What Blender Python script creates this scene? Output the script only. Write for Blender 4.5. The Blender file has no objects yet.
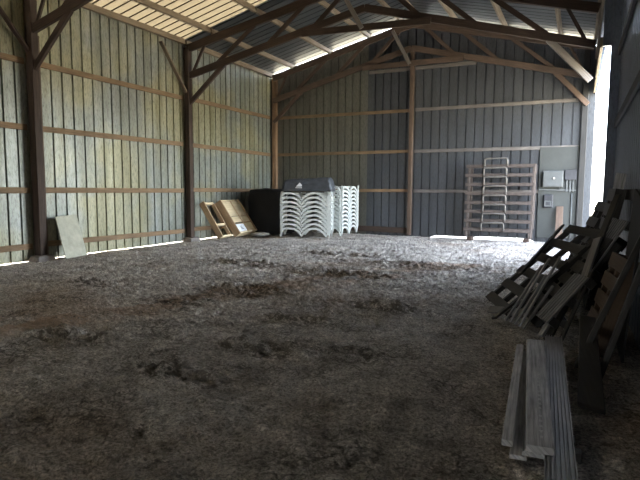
import bpy, bmesh, math, random
from mathutils import Vector, Matrix, noise
random.seed(7)
C = bpy.context.scene.collection
V = Vector

# ------------------------------------------------------------------ dimensions
XL, XR, YC = -10.82, 0.21, 18.05          # left post line, right post line, back post line
Y2, Y1 = 12.96, 7.86                       # near trusses
XM = (XL + XR) / 2
EAVE, RIDGE = 5.81, 7.15
SL = (RIDGE - EAVE) / (XM - XL)            # roof slope
GIRTS = (0.31, 1.55, 2.92, 4.33)
XW = 0.62                                  # right hand wall (front part)
WL = XL - 0.10                             # sheet plane of the left wall
WB = YC + 0.10                             # sheet plane of the back wall
def roofz(x):
    return EAVE + SL * ((x - XL) if x < XM else (2 * XM - XL - x))

# ------------------------------------------------------------------ materials
class NT:
    def __init__(s, name):
        s.m = bpy.data.materials.new(name); s.m.use_nodes = True
        s.t = s.m.node_tree; s.b = s.t.nodes['Principled BSDF']
    def n(s, typ, **kw):
        nd = s.t.nodes.new(typ)
        for k, v in kw.items():
            if k in nd.inputs: nd.inputs[k].default_value = v
            else: setattr(nd, k, v)
        return nd
    def l(s, a, b): s.t.links.new(a, b)
    def coord(s, kind='Object', scale=(1, 1, 1)):
        tc = s.n('ShaderNodeTexCoord'); mp = s.n('ShaderNodeMapping'); mp.inputs['Scale'].default_value = scale
        s.l(tc.outputs[kind], mp.inputs['Vector']); return mp.outputs['Vector']
    def noise(s, vec, scale, detail=4, rough=.6):
        nd = s.n('ShaderNodeTexNoise'); nd.inputs['Scale'].default_value = scale
        nd.inputs['Detail'].default_value = detail; nd.inputs['Roughness'].default_value = rough
        s.l(vec, nd.inputs['Vector']); return nd.outputs['Fac']
    def ramp(s, fac, stops):
        r = s.n('ShaderNodeValToRGB'); e = r.color_ramp.elements
        while len(e) < len(stops): e.new(.5)
        for k, (p, c) in enumerate(stops):
            e[k].position = p; e[k].color = (*c, 1)
        s.l(fac, r.inputs['Fac']); return r.outputs['Color']
    def mix(s, fac, a, b, mode='MIX'):
        m = s.n('ShaderNodeMix'); m.data_type = 'RGBA'; m.blend_type = mode
        if isinstance(fac, (int, float)): m.inputs[0].default_value = fac
        else: s.l(fac, m.inputs[0])
        for v, i in ((a, 6), (b, 7)):
            if isinstance(v, tuple): m.inputs[i].default_value = (*v, 1)
            else: s.l(v, m.inputs[i])
        return m.outputs[2]
    def bump(s, h, strength=.3, dist=.01):
        b = s.n('ShaderNodeBump'); b.inputs['Strength'].default_value = strength; b.inputs['Distance'].default_value = dist
        s.l(h, b.inputs['Height']); s.l(b.outputs['Normal'], s.b.inputs['Normal'])
    def out(s, col, rough=.7, metal=0.0, spec=.4):
        if isinstance(col, tuple): s.b.inputs['Base Color'].default_value = (*col, 1)
        else: s.l(col, s.b.inputs['Base Color'])
        if isinstance(rough, (int, float)): s.b.inputs['Roughness'].default_value = rough
        else: s.l(rough, s.b.inputs['Roughness'])
        s.b.inputs['Metallic'].default_value = metal
        s.b.inputs['Specular IOR Level'].default_value = spec
        return s.m

def wood(name, dark, light, rough=.75, grain=1.0):
    t = NT(name)
    v = t.coord('UV', (1.3, 26, 1)); g = t.noise(v, 1.6 * grain, 6, .65)
    v2 = t.coord('UV', (1.1, 2.0, 1)); g2 = t.noise(v2, 1.4, 3)
    c = t.ramp(g, [(.28, dark), (.72, light)])
    c = t.mix(t.ramp(g2, [(.4, (0, 0, 0)), (.75, (.55, .55, .55))]), c, tuple(x * .55 for x in dark))
    t.bump(g, .35, .004)
    return t.out(c, rough)

def sheet(name, base, stain, tint, rough=.45, metal=.25, axis=(3.4, 3.4, .25), sky_tint=None):
    t = NT(name)
    v = t.coord('Object', axis); g = t.noise(v, 1.0, 5, .6)
    vf = t.coord('Object', (14, 14, 3)); gf = t.noise(vf, 3.0, 4, .7)
    vl = t.coord('Object', (.5, .5, .5)); gl = t.noise(vl, 1.0, 3, .5)
    c = t.mix(t.ramp(g, [(.38, (0, 0, 0)), (.68, (1, 1, 1))]), base, tint)
    c = t.mix(t.ramp(gf, [(.46, (0, 0, 0)), (.70, (.8, .8, .8))]), c, stain)
    if sky_tint: c = t.mix(t.ramp(gl, [(.42, (0, 0, 0)), (.58, (1, 1, 1))]), c, t.mix(1.0, c, sky_tint, 'MULTIPLY'))  # bluish sky reflection mixed into the sheet colour in random areas
    c = t.mix(t.ramp(gl, [(.5, (0, 0, 0)), (.75, (.4, .4, .4))]), c, stain)
    t.bump(gf, .12, .004)
    return t.out(c, rough, metal)

def plain(name, col, rough=.6, metal=0.0, var=.25, scale=8):
    t = NT(name)
    g = t.noise(t.coord('Object'), scale, 5, .65)
    c = t.mix(t.ramp(g, [(.35, (0, 0, 0)), (.7, (1, 1, 1))]), tuple(x * (1 - var) for x in col), tuple(min(1, x * (1 + var)) for x in col))
    t.bump(g, .15, .004)
    return t.out(c, rough, metal)

M = {}
M['truss'] = wood('dark_truss_timber', (.026, .016, .011), (.075, .046, .033))
M['strut'] = wood('weathered_pale_timber', (.11, .095, .085), (.25, .225, .20))
M['girt'] = wood('girt_timber', (.14, .085, .046), (.29, .19, .105))
M['cornerpost'] = wood('lit_post_timber', (.17, .10, .055), (.34, .215, .13))  # lightened post wood, warm light of the corner put into the colour
M['girtgrey'] = wood('grey_girt_timber', (.10, .088, .08), (.20, .18, .165))
M['backpost'] = wood('brown_post_timber', (.062, .04, .029), (.145, .097, .069))
M['purlin'] = wood('purlin_timber', (.14, .105, .075), (.29, .23, .165))
M['steel_left'] = sheet('painted_wall_sheet', (.225, .21, .125), (.065, .06, .034), (.35, .335, .23), sky_tint=(.90, 1.0, 1.38))
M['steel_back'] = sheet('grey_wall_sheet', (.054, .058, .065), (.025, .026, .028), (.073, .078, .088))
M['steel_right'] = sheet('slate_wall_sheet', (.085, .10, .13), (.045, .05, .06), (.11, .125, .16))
M['roof_cream'] = sheet('cream_roof_sheet', (.14, .11, .068), (.08, .06, .036), (.18, .145, .095), .55, .0, (.25, 3.4, 1))
_m = M['roof_cream']; _t = _m.node_tree
_tr = _t.nodes.new('ShaderNodeBsdfTranslucent'); _tr.inputs['Color'].default_value = (.80, .72, .56, 1)
_mx = _t.nodes.new('ShaderNodeMixShader'); _mx.inputs[0].default_value = .14
_t.links.new(_t.nodes['Principled BSDF'].outputs[0], _mx.inputs[1]); _t.links.new(_tr.outputs[0], _mx.inputs[2])
_t.links.new(_mx.outputs[0], _t.nodes['Material Output'].inputs['Surface'])
M['roof_steel'] = sheet('slate_roof_sheet', (.055, .062, .072), (.03, .033, .037), (.075, .082, .092), .5, .2, (.25, 3.4, 1))
M['roof_rib'] = plain('dark_roof_rib', (.07, .05, .03), .8)  # darker colour for the rib faces of the cream roof
M['plywood'] = plain('grey_plywood', (.42, .41, .33), .8, 0, .18, 5)
M['osb'] = wood('crate_board_timber', (.52, .41, .25), (.80, .67, .45), .8, .5)
M['rail'] = wood('crate_rail_timber', (.32, .21, .12), (.58, .42, .26))
M['paper'] = plain('printed_paper', (.72, .75, .80), .7, 0, .12, 14)
M['white'] = plain('white_resin', (.56, .58, .56), .4, 0, .05, 6)
M['cover'] = plain('navy_grey_vinyl', (.05, .056, .066), .5, 0, .3, 5)
M['logo'] = plain('pale_print', (.75, .76, .78), .6, 0, .02)
M['black'] = plain('black_tarpaulin', (.003, .003, .004), .75, 0, .4, 5)
M['rack'] = plain('brown_painted_steel', (.088, .070, .062), .55, .1, .25, 9)
M['loop'] = plain('grey_steel_tube', (.15, .138, .125), .5, .2, .2, 9)
M['panelboard'] = plain('grey_green_board', (.045, .048, .045), .7, 0, .12, 3)
M['elbox'] = plain('grey_steel_box', (.085, .09, .09), .5, .1, .1, 6)
M['dark'] = plain('dark_plastic', (.03, .03, .035), .5, 0, .3, 9)
M['chrome'] = plain('bright_metal', (.8, .8, .8), .2, .9, .05)
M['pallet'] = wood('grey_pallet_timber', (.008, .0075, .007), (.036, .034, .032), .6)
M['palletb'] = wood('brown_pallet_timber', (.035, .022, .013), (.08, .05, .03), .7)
M['lath'] = wood('shiny_dark_lath', (.05, .05, .052), (.22, .22, .225), .3)
M['grate'] = wood('ribbed_deck_timber', (.20, .20, .205), (.55, .55, .555), .45)
M['ribbed'] = wood('ribbed_panel_timber', (.05, .05, .052), (.19, .19, .195), .4)
M['plank'] = wood('weathered_plank', (.13, .128, .13), (.66, .65, .65), .55)
M['stamp'] = plain('white_ink', (.62, .62, .62), .7, 0, .2, 40)
M['concrete'] = plain('concrete_pad', (.17, .15, .135), .9, 0, .3, 9)

# dirt
def dirt(name):
    t = NT(name)
    v = t.coord('Object'); big = t.noise(v, .35, 4, .6); med = t.noise(v, 2.2, 6, .7); fine = t.noise(v, 42, 7, .8); tiny = t.noise(v, 120, 3, .7)
    c = t.ramp(med, [(.30, (.33, .30, .27)), (.50, (.68, .64, .59)), (.74, (.90, .86, .805))])
    c = t.mix(t.ramp(big, [(.50, (0, 0, 0)), (.66, (.65, .65, .65))]), c, (.50, .38, .27))
    f2 = t.noise(v, 17, 8, .8)
    c = t.mix(t.ramp(f2, [(.42, (1, 1, 1)), (.50, (0, 0, 0))]), c, t.mix(1.0, c, (.72, .71, .70), 'MULTIPLY'))
    c = t.mix(t.ramp(fine, [(.40, (0, 0, 0)), (.64, (1, 1, 1))]), t.mix(1.0, c, (.36, .35, .34), 'MULTIPLY'), t.mix(1.0, c, (1.62, 1.6, 1.57), 'MULTIPLY'))
    # damp dark clumps turned up by hooves
    vd = t.coord('Object', (.8, 1.25, 1)); dn = t.noise(vd, 9, 7, .74)
    at = t.n('ShaderNodeAttribute'); at.attribute_name = 'turned'; ar = t.n('ShaderNodeAttribute'); ar.attribute_name = 'rust'
    gd = t.ramp(at.outputs['Fac'], [(.0, (.22, .22, .22)), (.5, (1, 1, 1))])
    c = t.mix(t.mix(1.0, t.ramp(ar.outputs['Fac'], [(.15, (0, 0, 0)), (.8, (.9, .9, .9))]), t.ramp(fine, [(.38, (.35, .35, .35)), (.6, (1, 1, 1))]), 'MULTIPLY'), c, (.52, .36, .24))
    c = t.mix(t.mix(1.0, t.ramp(dn, [(.47, (0, 0, 0)), (.54, (.85, .85, .85))]), gd, 'MULTIPLY'), c, (.115, .092, .072))
    # crumb edges: crevice shade between clods painted as narrow dark lines
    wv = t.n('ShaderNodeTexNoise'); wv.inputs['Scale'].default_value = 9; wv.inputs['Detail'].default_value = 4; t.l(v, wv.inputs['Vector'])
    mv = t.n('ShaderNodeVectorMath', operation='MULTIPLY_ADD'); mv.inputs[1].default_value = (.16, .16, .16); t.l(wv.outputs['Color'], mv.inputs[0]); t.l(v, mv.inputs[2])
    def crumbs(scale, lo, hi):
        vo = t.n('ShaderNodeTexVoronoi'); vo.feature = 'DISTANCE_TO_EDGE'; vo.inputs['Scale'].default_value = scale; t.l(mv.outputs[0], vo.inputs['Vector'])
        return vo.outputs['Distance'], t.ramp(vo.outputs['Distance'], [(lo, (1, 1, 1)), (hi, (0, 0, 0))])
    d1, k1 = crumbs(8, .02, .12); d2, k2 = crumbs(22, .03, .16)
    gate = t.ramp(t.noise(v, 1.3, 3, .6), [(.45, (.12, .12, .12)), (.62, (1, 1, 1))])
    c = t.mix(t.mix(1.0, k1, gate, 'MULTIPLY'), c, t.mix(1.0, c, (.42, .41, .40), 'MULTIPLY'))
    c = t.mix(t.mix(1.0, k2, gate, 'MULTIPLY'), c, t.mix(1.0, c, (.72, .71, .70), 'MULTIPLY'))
    vs = t.n('ShaderNodeTexNoise'); vs.inputs['Scale'].default_value = 60; vs.inputs['Detail'].default_value = 2
    mp = t.coord('Object', (.25, 1.6, 1)); t.l(mp, vs.inputs['Vector'])
    c = t.mix(t.ramp(vs.outputs['Fac'], [(.66, (0, 0, 0)), (.74, (.6, .6, .6))]), c, (.66, .59, .48))
    b1 = t.n('ShaderNodeBump'); b1.inputs['Strength'].default_value = .9; b1.inputs['Distance'].default_value = .06
    t.l(fine, b1.inputs['Height'])
    b2 = t.n('ShaderNodeBump'); b2.inputs['Strength'].default_value = .9; b2.inputs['Distance'].default_value = .014
    t.l(tiny, b2.inputs['Height'])
    b3 = t.n('ShaderNodeBump'); b3.inputs['Strength'].default_value = .8; b3.inputs['Distance'].default_value = .05
    hh = t.n('ShaderNodeMath', operation='MINIMUM'); hh.inputs[1].default_value = .22; t.l(d1, hh.inputs[0]); t.l(hh.outputs[0], b3.inputs['Height'])
    b4 = t.n('ShaderNodeBump'); b4.inputs['Strength'].default_value = .7; b4.inputs['Distance'].default_value = .02
    t.l(d2, b4.inputs['Height']); t.l(b1.outputs['Normal'], b3.inputs['Normal']); t.l(b3.outputs['Normal'], b4.inputs['Normal']); t.l(b4.outputs['Normal'], b2.inputs['Normal']); t.l(b2.outputs['Normal'], t.b.inputs['Normal'])
    return t.out(c, .85, 0, .25)
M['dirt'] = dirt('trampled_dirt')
M['ground'] = plain('dry_yard_ground', (.42, .38, .28), .9, 0, .2, 1.5)

# ------------------------------------------------------------------ builders
class MB:
    """collects shapes into one mesh; every bar has its own grain coordinates"""
    def __init__(s):
        s.bm = bmesh.new(); s.uv = s.bm.loops.layers.uv.new('UVMap')
    def _uv(s, faces, o, ax, ay, az):
        r = random.random() * 40
        for f in faces:
            for lp in f.loops:
                d = lp.vert.co - o
                lp[s.uv].uv = (d.dot(ax) + r, (d.dot(ay) + d.dot(az)) + r * 1.7)
    def hexa(s, pts, ax=V((1, 0, 0)), bevel=0.0):
        vs = [s.bm.verts.new(p) for p in pts]
        idx = ((0, 3, 2, 1), (4, 5, 6, 7), (0, 1, 5, 4), (1, 2, 6, 5), (2, 3, 7, 6), (3, 0, 4, 7))
        fs = [s.bm.faces.new([vs[i] for i in q]) for q in idx]
        if bevel:
            es = list({e for f in fs for e in f.edges})
            r = bmesh.ops.bevel(s.bm, geom=es, offset=bevel, segments=1, affect='EDGES', profile=.5)
            fs = list({f for v in r['verts'] for f in v.link_faces} | {f for f in fs if f.is_valid})
        ax = ax.normalized(); t = V((0, 0, 1)) if abs(ax.z) < .9 else V((0, 1, 0))
        ay = ax.cross(t).normalized(); az = ay.cross(ax)
        s._uv(fs, V(pts[0]), ax, ay, az)
    def box(s, lo, hi, bevel=0.0, ax=None):
        x0, y0, z0 = lo; x1, y1, z1 = hi
        d = (abs(x1 - x0), abs(y1 - y0), abs(z1 - z0))
        if ax is None: ax = (V((1, 0, 0)), V((0, 1, 0)), V((0, 0, 1)))[d.index(max(d))]
        s.hexa([(x0, y0, z0), (x1, y0, z0), (x1, y1, z0), (x0, y1, z0), (x0, y0, z1), (x1, y0, z1), (x1, y1, z1), (x0, y1, z1)], ax, bevel)
    def bar(s, a, b, w, h, up=(0, 0, 1), bevel=.006):
        """beam from a to b; w across, h along 'up'"""
        a, b = V(a), V(b); ax = (b - a).normalized(); up = V(up)
        side = ax.cross(up).normalized(); u = side.cross(ax).normalized()
        p = []
        for q in (a, b):
            for sx, sz in ((-1, -1), (1, -1), (1, 1), (-1, 1)):
                p.append(q + side * (sx * w / 2) + u * (sz * h / 2))
        s.hexa([p[0], p[1], p[2], p[3], p[4], p[5], p[6], p[7]], ax, bevel)
    def tube(s, pts, r, n=8):
        pts = [V(p) for p in pts]; rings = []
        for i, p in enumerate(pts):
            t = (pts[min(i + 1, len(pts) - 1)] - pts[max(i - 1, 0)]).normalized()
            rf = V((0, 0, 1)) if abs(t.z) < .9 else V((0, 1, 0))
            if i and False: pass
            a = t.cross(V((0, 1, 0)) if abs(t.y) < .9 else rf).normalized(); b = t.cross(a)
            rings.append([s.bm.verts.new(p + (a * math.cos(2 * math.pi * k / n) + b * math.sin(2 * math.pi * k / n)) * r) for k in range(n)])
        for i in range(len(rings) - 1):
            for k in range(n):
                s.bm.faces.new((rings[i][k], rings[i][(k + 1) % n], rings[i + 1][(k + 1) % n], rings[i + 1][k]))
        s.bm.faces.new(rings[0][::-1]); s.bm.faces.new(rings[-1])
    def prism(s, prof, axis_from, axis_to, to3):
        """closed 2-D profile swept between two offsets; to3(u, v, w)"""
        a = [s.bm.verts.new(to3(u, v, axis_from)) for u, v in prof]
        b = [s.bm.verts.new(to3(u, v, axis_to)) for u, v in prof]
        n = len(prof)
        for i in range(n): s.bm.faces.new((a[i], a[(i + 1) % n], b[(i + 1) % n], b[i]))
        s.bm.faces.new(a[::-1]); s.bm.faces.new(b)
    def build(s, name, mat, parent=None, loc=None, smooth=False):
        bmesh.ops.recalc_face_normals(s.bm, faces=s.bm.faces)
        me = bpy.data.meshes.new(name); s.bm.to_mesh(me); s.bm.free()
        me.materials.append(mat)
        if smooth:
            for p in me.polygons: p.use_smooth = True
        o = bpy.data.objects.new(name, me); C.objects.link(o)
        if parent is not None: o.parent = parent
        if loc is not None: o.location = loc
        return o

def tag(o, label, cat, group=None):
    o['label'] = label; o['category'] = cat
    if group: o['group'] = group
    return o
def thing(name, label, cat, loc=(0, 0, 0), rotz=0, group=None):
    o = bpy.data.objects.new(name, None); C.objects.link(o)
    o.empty_display_size = .2; o.location = loc; o.rotation_euler = (0, 0, rotz)
    return tag(o, label, cat, group)
def struct(o):
    o['kind'] = 'structure'; return o
def dup(root, loc, label, rotz=None):
    r = root.copy(); C.objects.link(r); r.location = loc; r['label'] = label
    if rotz is not None: r.rotation_euler = (0, 0, rotz)
    for ch in list(root.children):
        c = ch.copy(); C.objects.link(c); c.parent = r
        for g in list(ch.children):
            d = g.copy(); C.objects.link(d); d.parent = c
    return r

# ------------------------------------------------------------------ floor
def fz(x, y):
    p = V((x, y, 0))
    h = .035 * noise.noise(p * .45) + .03 * noise.noise(p * 1.1 + V((7, 3, 1)))
    return h
PATCH = [(-4.75, 7.0, .75, .45), (-5.2, 6.05, .4, .3), (-5.0, 3.9, .42, .28), (-7.3, 6.3, .5, .22), (-3.15, 5.7, .4, .2), (-1.95, 4.75, .42, .2), (-3.1, 3.5, .4, .14),
         (-4.0, 9.2, .8, .4), (-2.4, 6.9, .5, .25), (-3.0, 11.0, 1.0, .4), (-6.5, 9.6, .7, .3), (-3.0, 4.45, .4, .16), (-5.3, 12.2, .9, .35)]
TRACK = [(-6.6, 3.0), (-6.0, 3.9), (-5.3, 5.1), (-4.95, 6.4), (-4.35, 7.7), (-3.5, 9.4), (-2.4, 11.5)]
def turned(x, y):
    w = .0; n = .35 * noise.noise(V((x * 2.1, y * 2.1, 4)))
    for px, py, a, b in PATCH:
        d = ((x - px) / a) ** 2 + ((y - py) / b) ** 2
        if d < 5: w = max(w, math.exp(-d * .9) + n * math.exp(-d * .4))
    return max(0, min(1, w * 1.3))
def rust(x, y):
    best = 9
    for (ax, ay), (bx, by) in zip(TRACK, TRACK[1:]):
        dx, dy = bx - ax, by - ay; t = max(0, min(1, ((x - ax) * dx + (y - ay) * dy) / (dx * dx + dy * dy)))
        best = min(best, math.hypot(x - ax - dx * t, y - ay - dy * t))
    return max(0, min(1, math.exp(-(best / .5) ** 2) * (.85 + 1.9 * noise.noise(V((x * 2.2, y * 2.2, 11))))))
def fz_fine(x, y):
    p = V((x, y, .3))
    h = fz(x, y)
    # hoof-trodden lumps
    a = noise.noise(p * 3.1); b = noise.noise(p * 6.7 + V((4, 9, 2))); c = noise.noise(p * 14.0)
    d_ = noise.noise(p * 26.0 + V((1, 5, 3)))
    mk = min(1, max(0, .5 + 2.2 * noise.noise(V((x * .45 + 3, y * .55, 2)))))
    mk = .35 * mk; tn = turned(x, y)
    q = p + V((.10 * noise.noise(p * 2.3), .10 * noise.noise(p * 2.3 + V((9, 1, 4))), 0))
    b1 = abs(noise.noise(q * 4.3)); b2 = abs(noise.noise(q * 9.5 + V((2, 8, 1))))
    st = max(0, noise.noise(V((q.x * 3.4, q.y * 5.0, 7))) - .12)       # hoof-thrown clumps
    h += .010 * a + (.030 + .045 * mk) * b1 + (.020 + .034 * mk) * b2 + tn * (.24 * min(st, .25) + .06 * b1 + .055 * b2 - .03) + .016 * c + .010 * d_ - .035
    # ruts
    w = y - (8.0 + .35 * (x + 3) + .6 * noise.noise(V((x * .5, 1.7, 0))))
    h -= .045 * math.exp(-(w / .22) ** 2) * max(0, noise.noise(V((x * 1.3, y * .8, 5))) + .3)
    w = y - (6.2 - .05 * (x + 2) + .4 * noise.noise(V((x * .6, 8.7, 0))))
    h -= .05 * math.exp(-(w / .14) ** 2) * max(0, noise.noise(V((x * 1.6, y * .9, 9))) + .15)
    return h
def make_floor():
    ys = [-8.4, -6, -4, -2, -.8, 0, .8]; y = 1.3
    while y < WB + .15: ys.append(y); y += max(.011, .0037 * y)
    ys.append(WB + .15)
    xs = []; x = WL - .15
    while x < XW + .35: xs.append(x); x += .026
    xs.append(XW + .35)
    vs = []; fs = []
    nx = len(xs)
    for yy in ys:
        for xx in xs:
            # falls to the yard level at the sheet line so daylight passes under the sheets
            e = min(1, max(0, (xx - WL - .02) / .5), max(0, (WB - .02 - yy) / .7))
            z = fz_fine(xx, yy) if yy > 1 else fz(xx, yy)
            vs.append((xx, yy, z * (.4 + .6 * e) - .03 * (1 - e)))
    for j in range(len(ys) - 1):
        for i in range(nx - 1):
            a = j * nx + i; fs.append((a, a + 1, a + nx + 1, a + nx))
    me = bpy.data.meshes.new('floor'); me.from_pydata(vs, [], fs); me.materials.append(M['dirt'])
    for nm, fn in (('turned', turned), ('rust', rust)):
        at = me.attributes.new(nm, 'FLOAT', 'POINT'); at.data.foreach_set('value', [fn(v[0], v[1]) if v[1] > 1 else 0 for v in vs])
    for p in me.polygons: p.use_smooth = True
    o = bpy.data.objects.new('floor', me); C.objects.link(o); struct(o)
    return o
make_floor()
mb = MB(); mb.box((-60, -60, -.4), (60, 80, -.10)); struct(mb.build('ground_outside', M['ground']))

# loose clods and bits of litter lying in the dirt
mb = MB()
def clod(mb, x, y, r):
    m = Matrix.Translation((x, y, fz_fine(x, y) + r * .25)) @ Matrix.Rotation(random.random() * 6, 4, 'Z') @ Matrix.Diagonal((1, random.uniform(.5, .9), random.uniform(.45, .7), 1))
    r_ = bmesh.ops.create_icosphere(mb.bm, subdivisions=1, radius=r, matrix=m)
    for v in r_['verts']: v.co += V((random.uniform(-1, 1), random.uniform(-1, 1), random.uniform(-.6, .6))) * r * .28
for k in range(5200):
    y = 2.2 + 15 * random.random() ** 1.5; x = random.uniform(max(-10.3, -1.05 * y - 1.2), -.45 if y > 6 else -.62)
    if noise.noise(V((x * .8, y * .8, 3))) < -.12: continue
    clod(mb, x, y, random.choice((.006, .008, .010, .014, .018)) * (1 + .02 * y))
o = mb.build('dirt_clods', M['dirt']); o['kind'] = 'stuff'; tag(o, 'loose crumbled clods of grey-brown dirt scattered over the barn floor', 'dirt')

# ------------------------------------------------------------------ sheets
PITCH = .29
def ribs(a, b):
    """profile along a wall: flat pans with narrow recessed ribs; list of (s, depth)"""
    out = [(a, 0)]; s = math.ceil(a / PITCH) * PITCH
    while s < b - .04:
        if s > a + .04:
            out += [(s - .024, 0), (s - .017, .05), (s + .017, .05), (s + .024, 0)]
        s += PITCH
    out.append((b, 0)); return out
def corrugated(name, prof, f0, f1, mat, parent=None, rib=None):
    """prof: (s, depth); f0, f1 map (s, depth) to bottom / top points"""
    bm = bmesh.new(); prev = None
    for s_, d in prof:
        cur = (bm.verts.new(f0(s_, d)), bm.verts.new(f1(s_, d)))
        if prev:
            f = bm.faces.new((prev[0], cur[0], cur[1], prev[1]))
            if rib and (d or pd): f.material_index = 1
        prev = cur; pd = d
    me = bpy.data.meshes.new(name); bm.to_mesh(me); bm.free(); me.materials.append(mat)
    if rib: me.materials.append(rib)
    o = bpy.data.objects.new(name, me); C.objects.link(o)
    if parent is not None: o.parent = parent
    return o
def solid(o, th=.003):
    m = o.modifiers.new('thickness', 'SOLIDIFY'); m.thickness = th; m.offset = 0
    return o

GAP = .10
def back_gap(s):
    return .055 if -3.1 < s < -1.3 else (.03 if -4.4 < s < -3.1 else -.04)
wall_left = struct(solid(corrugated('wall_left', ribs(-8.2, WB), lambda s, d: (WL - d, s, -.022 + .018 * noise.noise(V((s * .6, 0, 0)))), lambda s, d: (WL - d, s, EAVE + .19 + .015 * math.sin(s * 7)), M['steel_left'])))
M['steel_back_lit'] = sheet('warm_lit_wall_sheet', (.112, .109, .090), (.047, .046, .037), (.155, .152, .128))  # lighter, warmer copy of the back sheet; paints in light falling there
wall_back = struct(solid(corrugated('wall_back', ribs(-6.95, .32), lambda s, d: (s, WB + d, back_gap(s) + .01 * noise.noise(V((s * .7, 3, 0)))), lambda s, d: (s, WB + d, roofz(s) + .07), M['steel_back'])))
solid(corrugated('wall_sheets', ribs(WL, -6.95), lambda s, d: (s, WB + d, -.04), lambda s, d: (s, WB + d, roofz(s) + .07), M['steel_back_lit'], wall_back))
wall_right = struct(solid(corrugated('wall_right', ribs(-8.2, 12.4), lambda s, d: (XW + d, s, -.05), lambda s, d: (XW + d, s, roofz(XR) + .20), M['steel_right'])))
# unseen front wall behind the camera; its doorway is added to let light in
wall_front = None
for x0, x1, z0 in ((WL, -9.8, -.05), (-9.8, -8.2, 2.5), (-8.2, XW, -.05)):
    w_ = solid(corrugated('wall_front' if wall_front is None else 'wall_sheets', ribs(x0, x1), lambda s, d: (s, -8.2 - d, z0), lambda s, d: (s, -8.2 - d, roofz(s) - .02), M['steel_back'], wall_front))
    if wall_front is None: wall_front = struct(w_)
# header above the open right bay
header = struct(solid(corrugated('trim_1', ribs(12.4, WB), lambda s, d: (.30 + d, s, 4.5), lambda s, d: (.30 + d, s, roofz(XR) + .22), M['steel_right'])))
mb = MB(); mb.bar((.265, 12.4, 4.58), (.265, WB - .16, 4.58), .05, .2); mb.bar((.265, 12.4, 5.55), (.265, WB - .16, 5.55), .05, .2)
mb.build('header_beam', M['purlin'], header)
mb = MB(); mb.box((.44, 12.35, -.05), (.618, 12.47, roofz(XR) + .2)); mb.build('jamb', M['steel_right'], wall_right)
mb = MB()
for z in (1.55, 2.92, 4.33): mb.bar((XW - .04, -8.0, z), (XW - .04, 12.25, z), .045, .14)
mb.build('girt', M['pallet'], wall_right)

mb = MB(); mb.box((.29, 12.36, 4.5), (.439, 12.46, roofz(XR) + .2)); mb.build('header_end', M['steel_right'], header)
# girts on the left and the back wall
for z in GIRTS:
    for a, b in ((-8.0, Y1 - .11), (Y1 + .11, Y2 - .11), (Y2 + .11, YC - .12)):
        mb = MB(); mb.bar((WL + .022, a, z + random.uniform(-.02, .02)), (WL + .022, b, z + random.uniform(-.02, .02)), .04, .13)
        mb.build('girt', M['girt'], wall_left)
for z in GIRTS:
    for a, b in ((XL + .17, XM - .1), (XM + .1, XR - .28)):
        if z < 1: continue
        mb = MB(); mb.bar((a, WB - .03, z), (b, WB - .03, z + random.uniform(-.015, .015)), .05, .11)
        mb.build('girt', M['girt'] if a < XM else M['girtgrey'], wall_back)
for a, b in ((-6.9, XM - .08), (XM + .08, -3.2)):
    mb = MB(); mb.bar((a, WB - .03, 5.72), (b, WB - .03, 5.72), .05, .11); mb.build('girt', M['girtgrey'], wall_back)
mb = MB(); mb.bar((XL + .17, WB - .03, .20), (XM - .1, WB - .03, .16), .05, .2); mb.build('skirt_board', M['truss'], wall_back)

# ------------------------------------------------------------------ roof
ceiling = None
def roof_bay(name, y0, y1, mat, parent):
    parts = []
    for side in (-1, 1):
        x0 = XL - .35 if side < 0 else XR + .75
        top = .24
        def f(x): return (lambda s, d: (x, s, roofz(x) + top + d))
        o = solid(corrugated(name, ribs(y0, y1), f(x0), f(XM), mat if side < 0 else M['roof_steel'], parent, M['roof_rib'] if mat is M['roof_cream'] and side < 0 else None)); parts.append(o)
    return parts
pr = roof_bay('ceiling', -8.5, -2.6, M['roof_steel'], None)
ceiling = struct(pr[0]); pr[1].name = 'roof_slope'; pr[1].parent = ceiling
roof_bay('roof_slope', -2.6, Y2 - .02, M['roof_cream'], ceiling)  # sheets run on translucent out of view, added to light the floor
roof_bay('roof_slope', Y2 - .02, YC + .17, M['roof_steel'], ceiling)
PX = [XL - .02, -9.9, -8.35, -6.87, -5.62]
PX += [2 * XM - x for x in PX]
for x in PX:
    for a, b in ((-8.1, Y1 - .03), (Y1 + .03, Y2 - .03), (Y2 + .03, YC + .16)):
        mb = MB()
        n = V((-SL if x < XM else SL, 0, 1)).normalized()
        up = n
        c = roofz(x) + .145
        mb.bar((x, a, c), (x, b, c + random.uniform(-.02, .02)), .07, .17, up)
        mb.build('purlin', M['purlin'], ceiling)
# ------------------------------------------------------------------ posts
def post(x, y, z1, w, d, mat, label, footing=True, braces=()):
    t = thing('timber_post', label, 'post', (x, y, 0))
    mb = MB(); mb.box((-w / 2, -d / 2, .02), (w / 2, d / 2, z1), .01); mb.build('shaft', mat, t)
    if footing:
        mb = MB(); mb.hexa([(-.14, -.24, -.06), (.24, -.26, -.06), (.27, .22, -.06), (-.14, .25, -.06), (-.13, -.18, .10), (.17, -.2, .08), (.18, .16, .11), (-.13, .19, .08)], bevel=.02)
        mb.build('footing', M['concrete'], t)
    for a, b, mt in braces:
        mb = MB(); mb.bar(V(a) - V((x, y, 0)), V(b) - V((x, y, 0)), .05, .12, (1, 0, 0)); mb.build('eave_brace', mt, t)
    return t
post(XL + .06, Y1, EAVE - .02, .20, .17, M['truss'], 'dark timber post at the far left, beside the leaning grey board', True,
     [((XL + .03, Y1 - .05, 4.50), (XL + .03, Y1 - 1.15, 5.78), M['truss'])])
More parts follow.
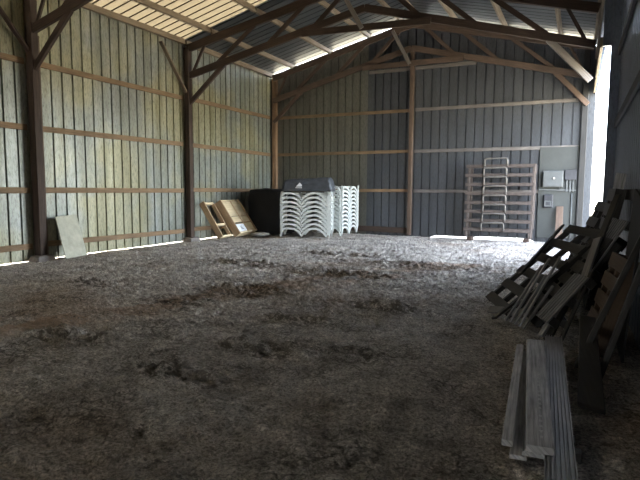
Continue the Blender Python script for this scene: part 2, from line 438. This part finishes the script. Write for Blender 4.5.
p2 = post(XL + .06, Y2, EAVE - .02, .17, .17, M['truss'], 'dark timber post on the left wall with the leaning wooden frames beside it', True,
     [((XL + .03, Y2 - .05, 4.45), (XL + .03, Y2 - 1.1, 5.72), M['purlin'])])
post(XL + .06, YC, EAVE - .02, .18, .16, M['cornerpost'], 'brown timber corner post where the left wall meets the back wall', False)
post(XM, YC, 6.35, .13, .14, M['backpost'], 'brown timber post in the middle of the back wall below the ridge', False)
post(XR - .17, YC - .02, EAVE - .05, .17, .16, M['pallet'], 'dark timber post in the right back corner beside the bright opening', False)
mb = MB(); mb.bar((XL - .02, Y1 + .20, 0.0), (XL - .02, Y1 + .20, EAVE - .9), .06, .05, (1, 0, 0)); o = mb.build('timber_stud', M['backpost'])
tag(o, 'thin brown stud standing right behind the far left dark post', 'stud')
mb = MB(); mb.bar((XL - .02, Y2 + .20, 0.0), (XL - .02, Y2 + .20, EAVE - .9), .06, .05, (1, 0, 0)); o = mb.build('timber_stud', M['backpost'])
tag(o, 'thin brown stud standing behind the dark post beside the leaning wooden frames', 'stud')

# ------------------------------------------------------------------ trusses
def truss(y, label, mat, skew=0.0, zr_off=0.0, tie=True, lite=True, rightpost=False, kneemat=None):
    t = thing('roof_truss', label, 'truss', (0, 0, 0))
    xl, xr = XL + .06, XR - .04
    def P(x, z, dy=0): return (x, y + dy + skew * (x - xl) / (xr - xl), z)
    def low(x): return 4.96 + .255 * ((x - xl) if x < XM else (xr - x))
    def top(x): return roofz(x) - .06 + zr_off
    W = .09
    def bar(name, a, b, h, w=W, m=mat, dy=0):
        mb = MB(); mb.bar(P(*a, dy), P(*b, dy), w, h); return mb.build(name, m, t)
    bar('rafter', (xl, top(xl)), (XM, top(XM)), .22); bar('rafter', (xr + .05, top(xr)), (XM, top(XM)), .22)
    bar('bottom_chord', (xl, low(xl)), (XM, low(XM)), .19); bar('bottom_chord', (xr, low(xr)), (XM, low(XM)), .19)
    bar('collar_tie', (-7.05, 5.84), (2 * XM + 7.05, 5.84), .17, .06, mat, -.085)
    bar('king_post', (XM, 5.75), (XM, top(XM)), .12, .06, mat, .08)
    xs = [-9.9, -8.3, -6.85]
    for sgn in (0, 1):
        m_ = (lambda x: 2 * XM - x) if sgn else (lambda x: x)
        for x in xs: bar('web_post', (m_(x), low(m_(x))), (m_(x), top(m_(x))), .09, .06)
        for a, b in ((-9.75, -8.5), (-8.1, -7.0), (-6.7, -5.75)):
            bar('web_brace', (m_(a), low(m_(a)) + .05), (m_(b), top(m_(b)) - .06), .12, .05)
        bar('web_brace', (m_(xl + .15), low(m_(xl + .15))), (m_(-10.15), top(m_(-10.15)) - .05), .08, .05)
    # knee braces
    bar('knee_brace', (xl + .04, 4.15), (xl + 1.25, low(xl + 1.25) - .05), .13, .08)
    bar('knee_brace', (xr - .06, 4.15), (xr - 1.0, low(xr - 1.0) - .05), .15, .08, kneemat or (M['strut'] if lite else mat))
    if lite:
        bar('ridge_strut', (-5.95, top(-5.95) - .02), (XM - .02, 5.80), .12, .05, M['strut'], -.16)
    if rightpost:
        bar('end_post', (xr + .03, 4.12), (xr + .03, top(xr)), .17, .15, mat, .12)
    return t
truss(Y1, 'dark roof truss nearest the camera, its end showing at the top left corner', M['truss'], 0.0, lite=False)
truss(Y2, 'dark roof truss in the middle of the barn, below the cream roof bay', M['truss'], 1.15, rightpost=True)
truss(YC - .13, 'roof truss against the back wall, with daylight showing above it', M['backpost'], 0.0, .05, kneemat=M['backpost'])

# ------------------------------------------------------------------ leaning plywood, by the far left post
def leaning(t_name, mb_fn): pass
mb = MB()
a0, a1 = V((-10.2, 8.04, .02)), V((-10.36, 8.74, .02)); u = V((-.38, .06, .93)).normalized(); e = (a1 - a0)
nrm = e.cross(u).normalized() * .018
q = [a0, a1, a1 + u * 1.02, a0 + u * 1.0]
mb.hexa([q[0], q[1], q[1] + nrm, q[0] + nrm, q[3], q[2], q[2] + nrm, q[3] + nrm], u, .003)
tag(mb.build('plywood_board', M['plywood']), 'grey-green board leaning on the left wall beside the far left post', 'board')

# ------------------------------------------------------------------ wooden crate and frame leaning by the second post
def slope_frame(loc, ang, tilt):
    """local axes: x along the foot, y up the slope, z out of the face"""
    return Matrix.Translation(loc) @ Matrix.Rotation(ang, 4, 'Z') @ Matrix.Rotation(tilt, 4, 'X')
CM = slope_frame((-9.98, 14.17, .03), math.radians(90 + 8), math.radians(56))
t = thing('wooden_crate', 'shallow boarded wooden crate with a white paper sheet, tilted against the left wall', 'crate'); t.matrix_world = CM
W_, H_ = 1.32, 1.28
mb = MB(); mb.box((0, 0, .0), (.045, H_, .26), .006); mb.build('side_rail', M['rail'], t)
mb = MB(); mb.box((W_ - .045, 0, 0), (W_, H_, .26), .006); mb.build('side_rail', M['rail'], t)
mb = MB(); mb.box((.045, 0, 0), (W_ - .045, .045, .26), .006); mb.build('bottom_rail', M['osb'], t)
mb = MB(); mb.box((.045, H_ - .045, 0), (W_ - .045, H_, .24), .006); mb.build('top_rail', M['osb'], t)
for k, (x0, x1, y0, y1) in enumerate(((.05, .66, .66, 1.22), (.71, 1.27, .66, 1.22), (.05, .66, .42, .635), (.71, 1.27, .42, .635), (.05, 1.27, .05, .36))):
    mb = MB(); mb.box((x0, y0, .20), (x1, y1, .222), .004); mb.build('face_panel', M['osb'], t)
mb = MB(); mb.box((.66, .05, .20), (.71, 1.23, .245), .004); mb.build('middle_batten', M['rail'], t)
mb = MB(); mb.box((.10, .07, .2235), (.68, .34, .228)); o = mb.build('paper_sheet', M['paper'], t); o['label'] = 'white printed paper sheet'
mb = MB()
for i in range(3): mb.box((.30 + .02 * i, .14 + .05 * i, .2285), (.48 - .02 * i, .165 + .05 * i, .2295))
mb.build('print', M['elbox'], o)
t = thing('ladder_rack', 'open ladder-like timber rack leaning beside the second left post, left of the boarded crate', 'frame')
t.matrix_world = slope_frame((-10.02, 13.36, .03), math.radians(90 + 6), math.radians(58))
mb = MB(); mb.box((0, 0, 0), (.05, 1.27, .19), .006); mb.build('side_rail', M['rail'], t)
mb = MB(); mb.box((.66, 0, 0), (.70, 1.2, .12), .006); mb.build('side_rail', M['rail'], t)
for y in (.0, .42, 1.2): 
    mb = MB(); mb.box((.05, y, .02), (.66, y + .06, .12), .006); mb.build('rung', M['osb'], t)

# ------------------------------------------------------------------ black covered heap in the back left corner
def heap():
    bm = bmesh.new()
    r = bmesh.ops.create_cube(bm, size=1)
    bmesh.ops.subdivide_edges(bm, edges=bm.edges, cuts=14, use_grid_fill=True)
    for v in bm.verts:
        p = v.co * 2
        q = V((math.copysign(abs(p.x) ** 1.0, p.x), p.y, p.z))
        # round the box
        rr = V((q.x * math.sqrt(max(0, 1 - q.y * q.y * .28 - q.z * q.z * .18 * (q.z > 0))), q.y * math.sqrt(1 - q.x * q.x * .28), q.z * math.sqrt(max(0, 1 - q.x * q.x * .10 - q.y * q.y * .10))))
        a = math.atan2(rr.y, rr.x)
        low = max(0, -rr.z)
        k = 1 + .05 * math.sin(a * 9 + 1.3) * (.3 + low) + .07 * noise.noise(V((rr.x * 2, rr.y * 2, rr.z * 1.5)))
        inset = 1 - .20 * max(0, -rr.z) * (rr.x < 0)
        v.co = V((rr.x * .80 * k * inset, rr.y * .52 * k, (rr.z + 1) * .80 * (1 + .03 * noise.noise(rr * 2.2))))
    me = bpy.data.meshes.new('covered_heap'); bm.to_mesh(me); bm.free(); me.materials.append(M['black'])
    for p in me.polygons: p.use_smooth = True
    o = bpy.data.objects.new('covered_heap', me); C.objects.link(o); o.location = (-9.86, 16.22, 0.0)
    return o
tag(heap(), 'tall black tarp-covered heap standing in the back left corner', 'heap')
# pale sack on the dirt in front of the heap
mb = MB(); bmesh.ops.create_uvsphere(mb.bm, u_segments=16, v_segments=8, radius=1, matrix=Matrix.Translation((-9.78, 15.40, .05)) @ Matrix.Rotation(.4, 4, 'Z') @ Matrix.Diagonal((.34, .16, .07, 1)))
for v in mb.bm.verts: v.co.z += .02 * noise.noise(v.co * 7)
tag(mb.build('sack', M['paper'], smooth=True), 'small pale sack lying on the dirt in front of the black heap', 'sack')

# ------------------------------------------------------------------ sun loungers
LL, LW, LH = 1.74, .66, .34
def rail_z(s):
    """height of the side frame along the lounger: three pointed legs, arches between"""
    H = LH - .085; l0, l1, l2 = .045, .44, .90
    if s <= l1:
        return .02 + H * (1 - math.exp(-((min((s - l0) / .045, (l1 - s) / .105)) ** 1.15) * 1.5)) if s > l0 else .02
    if s <= l2:
        h = (l2 - l1) / 2; d = abs(s - l1 - h) / h
        return .02 + H * max(0, 1 - d ** 2.0) ** .85
    return .02 + H * min(1, (s - l2) / .085)
def make_lounger():
    t = thing('sun_lounger', '', 'sun lounger')
    N = 80; th = .080
    for y0 in (0, LW - .05):
        mb = MB(); pts = []
        for i in range(N + 1):
            s = .045 + .945 * i / N
            pts.append((s * LL, rail_z(s)))
        lowp = pts; upp = []
        for i, (x, z) in enumerate(pts):
            q0, q1 = pts[max(0, i - 1)], pts[min(N, i + 1)]
            sl = (q1[1] - q0[1]) / max(1e-4, q1[0] - q0[0])
            upp.append((x, z + min(.118, .062 * math.sqrt(1 + sl * sl))))
        for i in range(N):
            q = [(lowp[i][0], y0, lowp[i][1]), (lowp[i + 1][0], y0, lowp[i + 1][1]), (lowp[i + 1][0], y0 + .05, lowp[i + 1][1]), (lowp[i][0], y0 + .05, lowp[i][1]),
                 (upp[i][0], y0, upp[i][1]), (upp[i + 1][0], y0, upp[i + 1][1]), (upp[i + 1][0], y0 + .05, upp[i + 1][1]), (upp[i][0], y0 + .05, upp[i][1])]
            mb.hexa(q)
        bmesh.ops.remove_doubles(mb.bm, verts=mb.bm.verts, dist=.0005)
        mb.build('side_frame', M['white'], t)
    mb = MB()
    for k in range(13):
        x = .15 + k * (LL - .33) / 12
        mb.box((x - .042, .07, LH - .045), (x + .042, LW - .07, LH - .02), .004)
    mb.build('slatted_deck', M['white'], t)
    for x in (.055, LL - .075):
        mb = MB(); n = 14; 
        for i in range(n):
            d0, d1 = i / n, (i + 1) / n
            g = lambda d: .03 + (LH - .10) * (1 - abs(2 * d - 1) ** 2.6) ** .8
            y_ = lambda d: .064 + d * (LW - .128)
            mb.hexa([(x - .02, y_(d0), g(d0)), (x + .02, y_(d0), g(d0)), (x + .02, y_(d1), g(d1)), (x - .02, y_(d1), g(d1)),
                     (x - .02, y_(d0), g(d0) + th), (x + .02, y_(d0), g(d0) + th), (x + .02, y_(d1), g(d1) + th), (x - .02, y_(d1), g(d1) + th)])
        mb.build('end_frame', M['white'], t)
    return t
ORD = ['lowest', 'second', 'third', 'fourth', 'fifth', 'sixth', 'seventh', 'eighth', 'ninth', 'tenth', 'eleventh', 'twelfth']
proto = make_lounger()
def stack(n, loc, ang, pitch, where, group):
    for k in range(n):
        jx, jy = random.uniform(-.002, .002), random.uniform(-.006, .006)
        pos = (loc[0] + jx, loc[1] + jy, loc[2] + k * pitch)
        nm = 'topmost' if k == n - 1 else (ORD[k] + (' from the bottom' if k else ''))
        lab = f'white plastic sun lounger, {nm} in the {where}'
        if proto['label'] == '':
            o = proto; o.location = pos; o.rotation_euler = (0, 0, ang); o['label'] = lab
        else: o = dup(proto, pos, lab, ang)
        o['group'] = group
AANG = math.atan2(.42, 1.45)
stack(9, (-8.70, 14.80, .03), AANG, .142, 'left stack under the dark cover', 'left stack of white loungers')
stack(11, (-6.98, 15.96, .03), math.radians(90 + 3), .134, 'uncovered right stack', 'right stack of white loungers')

# folded dark cover on the left stack
def cover():
    t = thing('folded_cover', 'folded dark grey vinyl cover with a pale logo lying on the left lounger stack', 'cover', (-8.64, 14.82, 1.525), AANG)
    bm = bmesh.new(); bmesh.ops.create_cube(bm, size=2)
    bmesh.ops.subdivide_edges(bm, edges=bm.edges, cuts=16, use_grid_fill=True)
    for v in bm.verts:
        p = v.co.copy()
        x, y, z = p
        s = 1 - .13 * (z + 1) / 2
        rx = x * s * (1 - .05 * (abs(z) ** 4)); ry = y * (s - .05) * (1 - .06 * abs(z) ** 4)
        zz = (z + 1) / 2 * (.41 + .04 * x)
        w = .028 * noise.noise(V((rx * 4, ry * 3, z * 2.0))) + .02 * noise.noise(V((rx * 9, ry * 7, z * 4)))
        v.co = V((.87 + rx * .84 + w * .7, .33 + ry * .42 + w, zz + w * (z > -.9)))
    me = bpy.data.meshes.new('cover_body'); bm.to_mesh(me); bm.free(); me.materials.append(M['cover'])
    for p in me.polygons: p.use_smooth = True
    o = bpy.data.objects.new('cover_body', me); C.objects.link(o); o.parent = t
    mb = MB()   # mountain-like mark with a short line of lettering, unreadable in the photograph
    f = lambda u, v, w: (.62 + u, -.055 + w + (v) * .25, .15 + v)
    mb.prism([(-.09, 0), (.09, 0), (.10, .05), (.03, .125), (-.01, .09), (-.035, .06)], -.012, .012, f)
    for k in range(6):
        mb.prism([(-.10 + .035 * k, -.05), (-.078 + .035 * k, -.05), (-.078 + .035 * k, -.022), (-.10 + .035 * k, -.022)], -.012, .012, f)
    o = mb.build('logo', M['logo'], t); o['label'] = 'pale printed logo'
cover()

# ------------------------------------------------------------------ stacked steel racks by the back wall
def rack():
    t = thing('steel_rack', '', 'rack'); w, d, h = 2.0, .42, .285
    mb = MB(); mb.box((-.06, 0, h - .10), (w + .02, .05, h), .006); mb.build('front_rail', M['rack'], t)
    mb = MB(); mb.box((0, d - .05, h - .10), (w, d, h), .006); mb.build('back_rail', M['rack'], t)
    for x in (0, w - .07):
        mb = MB(); mb.box((x, .05, h - .06), (x + .05, d - .05, h - .01), .006); mb.build('end_rail', M['rack'], t)
        for y in (.0, d - .06):
            mb = MB(); mb.box((x, y + .003, 0), (x + .075, y + .06, h - .101), .006); mb.build('leg', M['rack'], t)
    pts = [(.52, -.036, h - .06), (.52, -.036, h + .12), (.535, -.036, h + .165), (.58, -.036, h + .185), (1.14, -.036, h + .185), (1.185, -.036, h + .165), (1.20, -.036, h + .12), (1.20, -.036, h - .06)]
    mb = MB(); mb.tube(pts, .028, 8); mb.build('loop_handle', M['loop'], t, smooth=True)
    return t
rk = rack()
for k in range(8):
    pos = (-3.27 + .006 * k + random.uniform(-.015, .015), 17.45 + random.uniform(-.003, .003), .10 + .288 * k)
    nm = 'topmost' if k == 7 else (ORD[k] + (' from the bottom' if k else ''))
    lab = f'brown steel rack with loop handle, {nm} in its stack'
    if k == 0: rk.location = pos; rk['label'] = lab; o = rk
    else: o = dup(rk, pos, lab)
    o.rotation_euler = (0, 0, math.radians(-3)); o['group'] = 'steel rack frames stacked at the back wall'
# timber blocks the stack stands on
for x, lab in ((-3.12, 'timber bearer under the left end of the steel rack stack'), (-1.42, 'timber bearer under the right end of the steel rack stack')):
    mb = MB(); mb.box((x - .07, 17.33, -.03), (x + .07, 17.86, .098), .006); tag(mb.build('timber_bearer', M['truss']), lab, 'bearer')

# ------------------------------------------------------------------ electric board on the back wall
YB = WB - .062
mb = MB(); mb.box((-1.16, YB - .02, .12), (-.06, YB, 2.93), .004); tag(mb.build('mounting_board', M['panelboard']), 'tall grey-green mounting board on the back wall near the right corner', 'board')
yb = YB - .022
t = thing('fuse_box', 'grey steel fuse box at the upper left of the mounting board', 'fuse box', (-1.04, yb, 1.70))
mb = MB(); mb.box((0, -.14, 0), (.58, 0, .50), .012); mb.build('casing', M['elbox'], t)
mb = MB(); mb.box((.025, -.155, .03), (.555, -.141, .47), .006); mb.build('door', M['elbox'], t)
mb = MB(); bmesh.ops.create_uvsphere(mb.bm, u_segments=12, v_segments=8, radius=.035, matrix=Matrix.Translation((.31, -.17, .27))); mb.build('lock', M['chrome'], t, smooth=True)
t = thing('meter_box', 'small grey meter box with dark window below the fuse box', 'meter box', (-1.0, yb, 1.05))
mb = MB(); mb.box((0, -.10, 0), (.28, 0, .42), .03); mb.build('casing', M['dark'], t)
mb = MB(); mb.box((.04, -.115, .05), (.24, -.101, .24), .02); mb.build('window_frame', M['elbox'], t)
mb = MB(); mb.box((.08, -.12, .09), (.20, -.116, .19), .004); mb.build('window_pane', M['dark'], t)
t = thing('switch_box', 'dark breaker box at the upper right of the mounting board', 'switch box', (-.42, yb, 1.92))
mb = MB(); mb.box((0, -.10, 0), (.33, 0, .31), .01); mb.build('casing', M['dark'], t)
for k in range(3):
    mb = MB(); mb.box((.04 + .09 * k, -.06, -.36), (.09 + .09 * k, -.01, -.005), .008); mb.build('socket', M['elbox'], t)
mb = MB(); mb.bar((-1.14, yb - .03, 1.62), (-.08, yb - .03, 1.60), .04, .05); tag(mb.build('cable_duct', M['elbox']), 'thin horizontal cable duct across the mounting board', 'duct')
mb = MB(); mb.tube([(-.20, yb - .03, .03), (-.20, yb - .03, 1.52)], .022); tag(mb.build('conduit', M['elbox'], smooth=True), 'vertical grey conduit low on the right of the mounting board', 'conduit')
mb = MB(); mb.tube([(-.56, yb - .03, 1.66), (-.56, yb - .03, 1.90), (-.56, yb - .03, 2.2)], .018); tag(mb.build('conduit', M['elbox'], smooth=True), 'vertical grey conduit between the fuse box and the breaker box', 'conduit')
mb = MB(); mb.bar((-.50, 17.55, -.02), (-.52, 17.98, 1.1), .20, .05, (0, 1, 0)); tag(mb.build('board_offcut', M['backpost']), 'yellowish board offcut standing upright against the mounting board', 'board')

# ------------------------------------------------------------------ heap of pallets at the right wall
def pallet(name, label, cat, foot, ang, tilt, w, h, boards, mats, gapb=.05, th=.02, deep=.10, both=True, group=None, along=False):
    """foot: left foot corner; local x along the foot, y up the slope, z out of the top face"""
    t = thing(name, label, cat, group=group); t.matrix_world = slope_frame(foot, math.radians(ang), math.radians(tilt))
    if along:
        for x in (.0, h / 2 - .04, h - .09):      # bearers across the slope
            mb = MB(); mb.box((0, x, -deep), (w, x + .09, 0), .004); mb.build('bearer', mats[0], t)
        bw = (w - gapb * (boards - 1)) / boards
        for k in range(boards):
            mb = MB(); mb.box((k * (bw + gapb), 0, 0), (k * (bw + gapb) + bw, h + random.uniform(-.02, .0), th), .003); mb.build('deck_board', mats[1], t)
    else:
        for x in (.0, w / 2 - .035, w - .07):     # bearers run up the slope
            mb = MB(); mb.box((x, 0, -deep), (x + .07, h, 0), .004); mb.build('bearer', mats[0], t)
        bw = (h - gapb * (boards - 1)) / boards
        for k in range(boards):
            y = k * (bw + gapb)
            mb = MB(); mb.box((0, y, 0), (w, y + bw, th), .003); mb.build('deck_board', mats[1], t)
        if both:
            for k in (0, boards // 2, boards - 1):
                y = k * (bw + gapb)
                mb = MB(); mb.box((0, y, -deep - th), (w, y + bw, -deep), .003); mb.build('bottom_board', mats[1], t)
    return t
# angle: direction of the foot edge in plan; the face looks to the left and towards the camera
PM = (M['pallet'], M['pallet'])
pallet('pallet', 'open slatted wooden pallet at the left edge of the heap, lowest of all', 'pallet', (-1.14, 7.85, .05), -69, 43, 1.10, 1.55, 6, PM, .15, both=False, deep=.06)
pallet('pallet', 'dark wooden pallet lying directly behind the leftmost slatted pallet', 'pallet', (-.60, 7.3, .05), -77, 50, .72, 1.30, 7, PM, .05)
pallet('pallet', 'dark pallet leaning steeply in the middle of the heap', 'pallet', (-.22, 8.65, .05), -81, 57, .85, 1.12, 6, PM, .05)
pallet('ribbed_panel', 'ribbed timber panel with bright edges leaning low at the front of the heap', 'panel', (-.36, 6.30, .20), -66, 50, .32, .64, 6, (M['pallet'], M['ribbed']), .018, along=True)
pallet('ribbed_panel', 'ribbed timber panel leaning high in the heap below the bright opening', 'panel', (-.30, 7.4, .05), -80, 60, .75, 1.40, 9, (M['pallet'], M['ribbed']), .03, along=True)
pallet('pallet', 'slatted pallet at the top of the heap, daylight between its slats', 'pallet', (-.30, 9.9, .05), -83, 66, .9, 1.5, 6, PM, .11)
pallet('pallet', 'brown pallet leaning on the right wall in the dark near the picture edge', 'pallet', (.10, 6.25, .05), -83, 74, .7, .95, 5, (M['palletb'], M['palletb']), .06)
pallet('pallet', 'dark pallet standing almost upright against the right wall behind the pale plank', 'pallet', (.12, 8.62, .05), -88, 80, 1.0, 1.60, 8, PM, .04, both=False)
mb = MB(); mb.hexa([(.42, 5.5, .02), (.44, 5.5, .02), (.44, 6.55, .02), (.42, 6.55, .02), (.525, 5.52, 1.5), (.545, 5.52, 1.5), (.545, 6.5, 1.62), (.525, 6.5, 1.62)], V((0, 0, 1)))
tag(mb.build('dark_sheet', M['black']), 'large black sheet leaning upright on the right wall near the picture edge', 'sheet')
# loose laths
laths = [((-.72, 6.55, .05), (-.36, 6.85, .70), 'leftmost of the loose laths'), ((-.66, 6.50, .05), (-.28, 6.78, .80), 'second from the left of the loose laths'),
         ((-.60, 6.42, .05), (-.30, 6.66, .62), 'third from the left of the loose laths'), ((-.55, 6.38, .04), (-.16, 6.66, .84), 'fourth from the left of the loose laths'),
         ((-.50, 6.30, .04), (-.22, 6.5, .52), 'rightmost of the loose laths')]
for a, b, lab in laths:
    mb = MB(); mb.bar(a, b, .045, .02, (-.7, -.3, .6), .003)
    tag(mb.build('lath', M['lath']), f'thin shiny dark lath leaning on the heap, {lab}', 'lath', 'loose laths on the heap')
scraps = [((-.98, 7.05, .06), (-.55, 6.75, .12), .10, .03, 'broken board lying flat at the left foot of the heap'),
          ((-.86, 6.60, .05), (-.50, 7.2, .34), .08, .03, 'broken board propped on the left foot of the heap'),
          ((-.30, 6.0, .05), (.02, 6.5, .62), .07, .03, 'short stick leaning just right of the low ribbed panel'),
          ((-.10, 5.9, .05), (.16, 6.3, .74), .05, .025, 'thin stick leaning in the middle of the heap front'),
          ((-.22, 5.95, .06), (-.02, 6.9, .40), .12, .03, 'dark offcut lying on the front of the heap'),
          ((.02, 6.2, .40), (.22, 6.9, 1.05), .10, .03, 'dark board below the high ribbed panel'),
          ((.20, 6.9, .9), (.42, 7.3, 1.55), .09, .03, 'dark board high in the heap below the top slatted pallet'),
          ((-.62, 7.0, .55), (-.20, 8.6, 1.08), .07, .03, 'long batten lying across the tops of the left pallets')]
for a, b, w, h, lab in scraps:
    mb = MB(); mb.bar(a, b, w, h, (-.6, -.4, .6), .004); tag(mb.build('scrap_board', random.choice((M['pallet'], M['pallet'], M['lath']))), lab, 'board')
mb = MB(); mb.bar((.28, 8.80, .06), (.535, 8.80, 1.85), .14, .03, (0, -1, 0)); tag(mb.build('plank', M['plank']), 'pale plank leaning on the right wall just right of the bright opening', 'plank')
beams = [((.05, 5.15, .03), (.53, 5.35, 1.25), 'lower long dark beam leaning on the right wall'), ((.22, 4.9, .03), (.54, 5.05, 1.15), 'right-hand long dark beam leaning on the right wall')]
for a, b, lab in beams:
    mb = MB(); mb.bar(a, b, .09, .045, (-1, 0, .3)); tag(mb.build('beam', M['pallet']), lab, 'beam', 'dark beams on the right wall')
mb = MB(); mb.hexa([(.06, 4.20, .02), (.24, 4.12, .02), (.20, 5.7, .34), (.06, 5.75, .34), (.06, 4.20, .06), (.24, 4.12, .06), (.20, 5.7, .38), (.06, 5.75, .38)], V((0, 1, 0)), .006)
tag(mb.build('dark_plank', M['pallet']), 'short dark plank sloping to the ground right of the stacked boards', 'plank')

# ------------------------------------------------------------------ stacked deck boards in the foreground
def board(name, label, mat, far, near, width, z0, z1, skew=0.0):
    mb = MB()
    a, b = V((*far, 0)), V((*near, 0)); ax = (a - b).normalized(); sd = V((ax.y, -ax.x, 0)) * width / 2
    p = [b - sd, b + sd + ax * skew, a + sd, a - sd]
    mb.hexa([(q.x, q.y, z0) for q in p] + [(q.x, q.y, z1) for q in p], ax, .004)
    o = mb.build(name, mat); tag(o, label, 'board'); return o, ax, b, sd
def grooved(name, label, mat, far, near, width, z0, z1, n=6):
    mb = MB(); a, b = V((*far, 0)), V((*near, 0)); ax = (a - b).normalized(); sd = V((ax.y, -ax.x, 0)); L = (a - b).length
    prof = [(-width / 2, z0), (width / 2, z0), (width / 2, z1)]
    p = width / n
    for k in range(n):
        x = width / 2 - k * p
        prof += [(x - p * .30, z1), (x - p * .42, z1 - .016), (x - p * .90, z1 - .016), (x - p, z1)]
    f = lambda u, v, w: b + sd * u + ax * w + V((0, 0, v))
    mb.prism(prof, 0, L, f)
    for fc in mb.bm.faces:
        for lp in fc.loops:
            d = lp.vert.co - b; lp[mb.uv].uv = (d.dot(ax), d.dot(sd) + d.z)
    o = mb.build(name, mat); return tag(o, label, 'board')
board('deck_board', 'narrow weathered board at the left edge of the foreground stack', M['plank'], (-.44, 5.32), (-.315, 3.20), .065, .085, .125)
board('deck_board', 'low weathered board showing beside the widest board of the foreground stack', M['plank'], (-.37, 5.25), (-.245, 3.12), .095, .055, .083)
o, ax, b, sd = board('deck_board', 'widest smooth weathered board on top of the foreground stack, stamped in white', M['plank'], (-.305, 5.22), (-.125, 3.01), .145, .17, .215)
mb = MB()
random.seed(3)
y = .10
sdn = sd.normalized()
for k in range(14):      # a row of small worn stamped marks, not legible in the photograph
    c = b + ax * y + sdn * .008
    for j in range(3):
        w = random.uniform(.005, .011); d0 = ax * (.006 + j * .011)
        q = [c + d0 - sdn * w, c + d0 + sdn * w, c + d0 + sdn * w + ax * .005, c + d0 - sdn * w + ax * .005]
        mb.hexa([(p.x, p.y, .2151) for p in q] + [(p.x, p.y, .2158) for p in q])
    y += .075 if k % 5 != 4 else .13
mb.build('stamp', M['stamp'], o)
grooved('deck_board', 'grooved deck board on the right of the foreground stack, reaching nearest the camera', M['grate'], (-.165, 5.66), (.0, 2.55), .155, .125, .165, 7)
grooved('deck_board', 'grooved deck board lying under the stamped board', M['grate'], (-.30, 5.4), (-.155, 3.05), .13, .125, .165, 6)
for k, (yy, lab) in enumerate(((3.35, 'dark timber block under the near end of the foreground boards'), (4.9, 'dark timber block under the far end of the foreground boards'))):
    o_ = -.085 * (yy - 3.2)
    mb = MB(); mb.box((-.30 + o_, yy, -.04), (.10 + o_, yy + .09, .053), .005); tag(mb.build('timber_block', M['pallet']), lab, 'block')
    mb = MB(); mb.box((-.19 + o_, yy, .054), (.06 + o_, yy + .09, .124), .005); tag(mb.build('spacer_block', M['pallet']), lab.replace('timber block under', 'spacer raising the grooved boards at'), 'block')

# ------------------------------------------------------------------ light
W = bpy.data.worlds.new('sky'); bpy.context.scene.world = W; W.use_nodes = True
nt = W.node_tree; bg = nt.nodes['Background']
sky = nt.nodes.new('ShaderNodeTexSky'); sky.sky_type = 'NISHITA'; sky.sun_disc = False
sky.sun_elevation = math.radians(48); sky.sun_rotation = math.radians(-120); sky.air_density = 1.0; sky.dust_density = 1.5
hz = nt.nodes.new('ShaderNodeHueSaturation'); hz.inputs['Saturation'].default_value = .5
nt.links.new(sky.outputs[0], hz.inputs['Color']); nt.links.new(hz.outputs[0], bg.inputs[0]); bg.inputs[1].default_value = .29
def lamp(name, typ, **kw):
    d = bpy.data.lights.new(name, typ)
    for k, v in kw.items(): setattr(d, k, v)
    o = bpy.data.objects.new(name, d); C.objects.link(o); return o
to_sun = V((-.55, -.30, .78)).normalized()
s = lamp('sun', 'SUN', energy=4.6, angle=.009, color=(1, .93, .80))
s.rotation_euler = to_sun.to_track_quat('Z', 'Y').to_euler()
p = lamp('daylight_portal', 'AREA', shape='RECTANGLE', size=5.6, size_y=4.3)
p.data.cycles.is_portal = True
p.location = (.5, 15.2, 2.15); p.rotation_euler = V((1, 0, 0)).to_track_quat('Z', 'Y').to_euler()
p.data.size, p.data.size_y = 4.3, 5.6
p = lamp('daylight_portal', 'AREA', shape='RECTANGLE', size=1.6, size_y=2.5); p.data.cycles.is_portal = True  # portal of the added doorway in the unseen front wall
p.location = (-9.0, -8.25, 1.25); p.rotation_euler = V((0, -1, 0)).to_track_quat('Z', 'Y').to_euler()

# ------------------------------------------------------------------ camera
cd = bpy.data.cameras.new('camera'); cam = bpy.data.objects.new('camera', cd); C.objects.link(cam)
cd.sensor_width = 36; cd.lens = 530 / 640 * 36; cd.clip_end = 300
yaw, pit, roll = .4528, -.0958, .0055
fw = V((-math.sin(yaw) * math.cos(pit), math.cos(yaw) * math.cos(pit), math.sin(pit)))
r = V((math.cos(yaw), math.sin(yaw), 0)); u = r.cross(fw)
r2 = r * math.cos(roll) + u * math.sin(roll); u2 = u * math.cos(roll) - r * math.sin(roll)
mw = Matrix((( r2.x, u2.x, -fw.x, 0), (r2.y, u2.y, -fw.y, 0), (r2.z, u2.z, -fw.z, 1.6), (0, 0, 0, 1)))
cam.matrix_world = mw
sc = bpy.context.scene; sc.camera = cam
sc.view_settings.view_transform = 'Standard'; sc.view_settings.look = 'None'; sc.view_settings.gamma = 1; sc.view_settings.use_curve_mapping = False
sc.view_settings.exposure = 4.38
sc.cycles.use_denoising = True; sc.cycles.max_bounces = 14; sc.cycles.diffuse_bounces = 8; sc.cycles.sample_clamp_indirect = 1.2; sc.cycles.use_adaptive_sampling = False
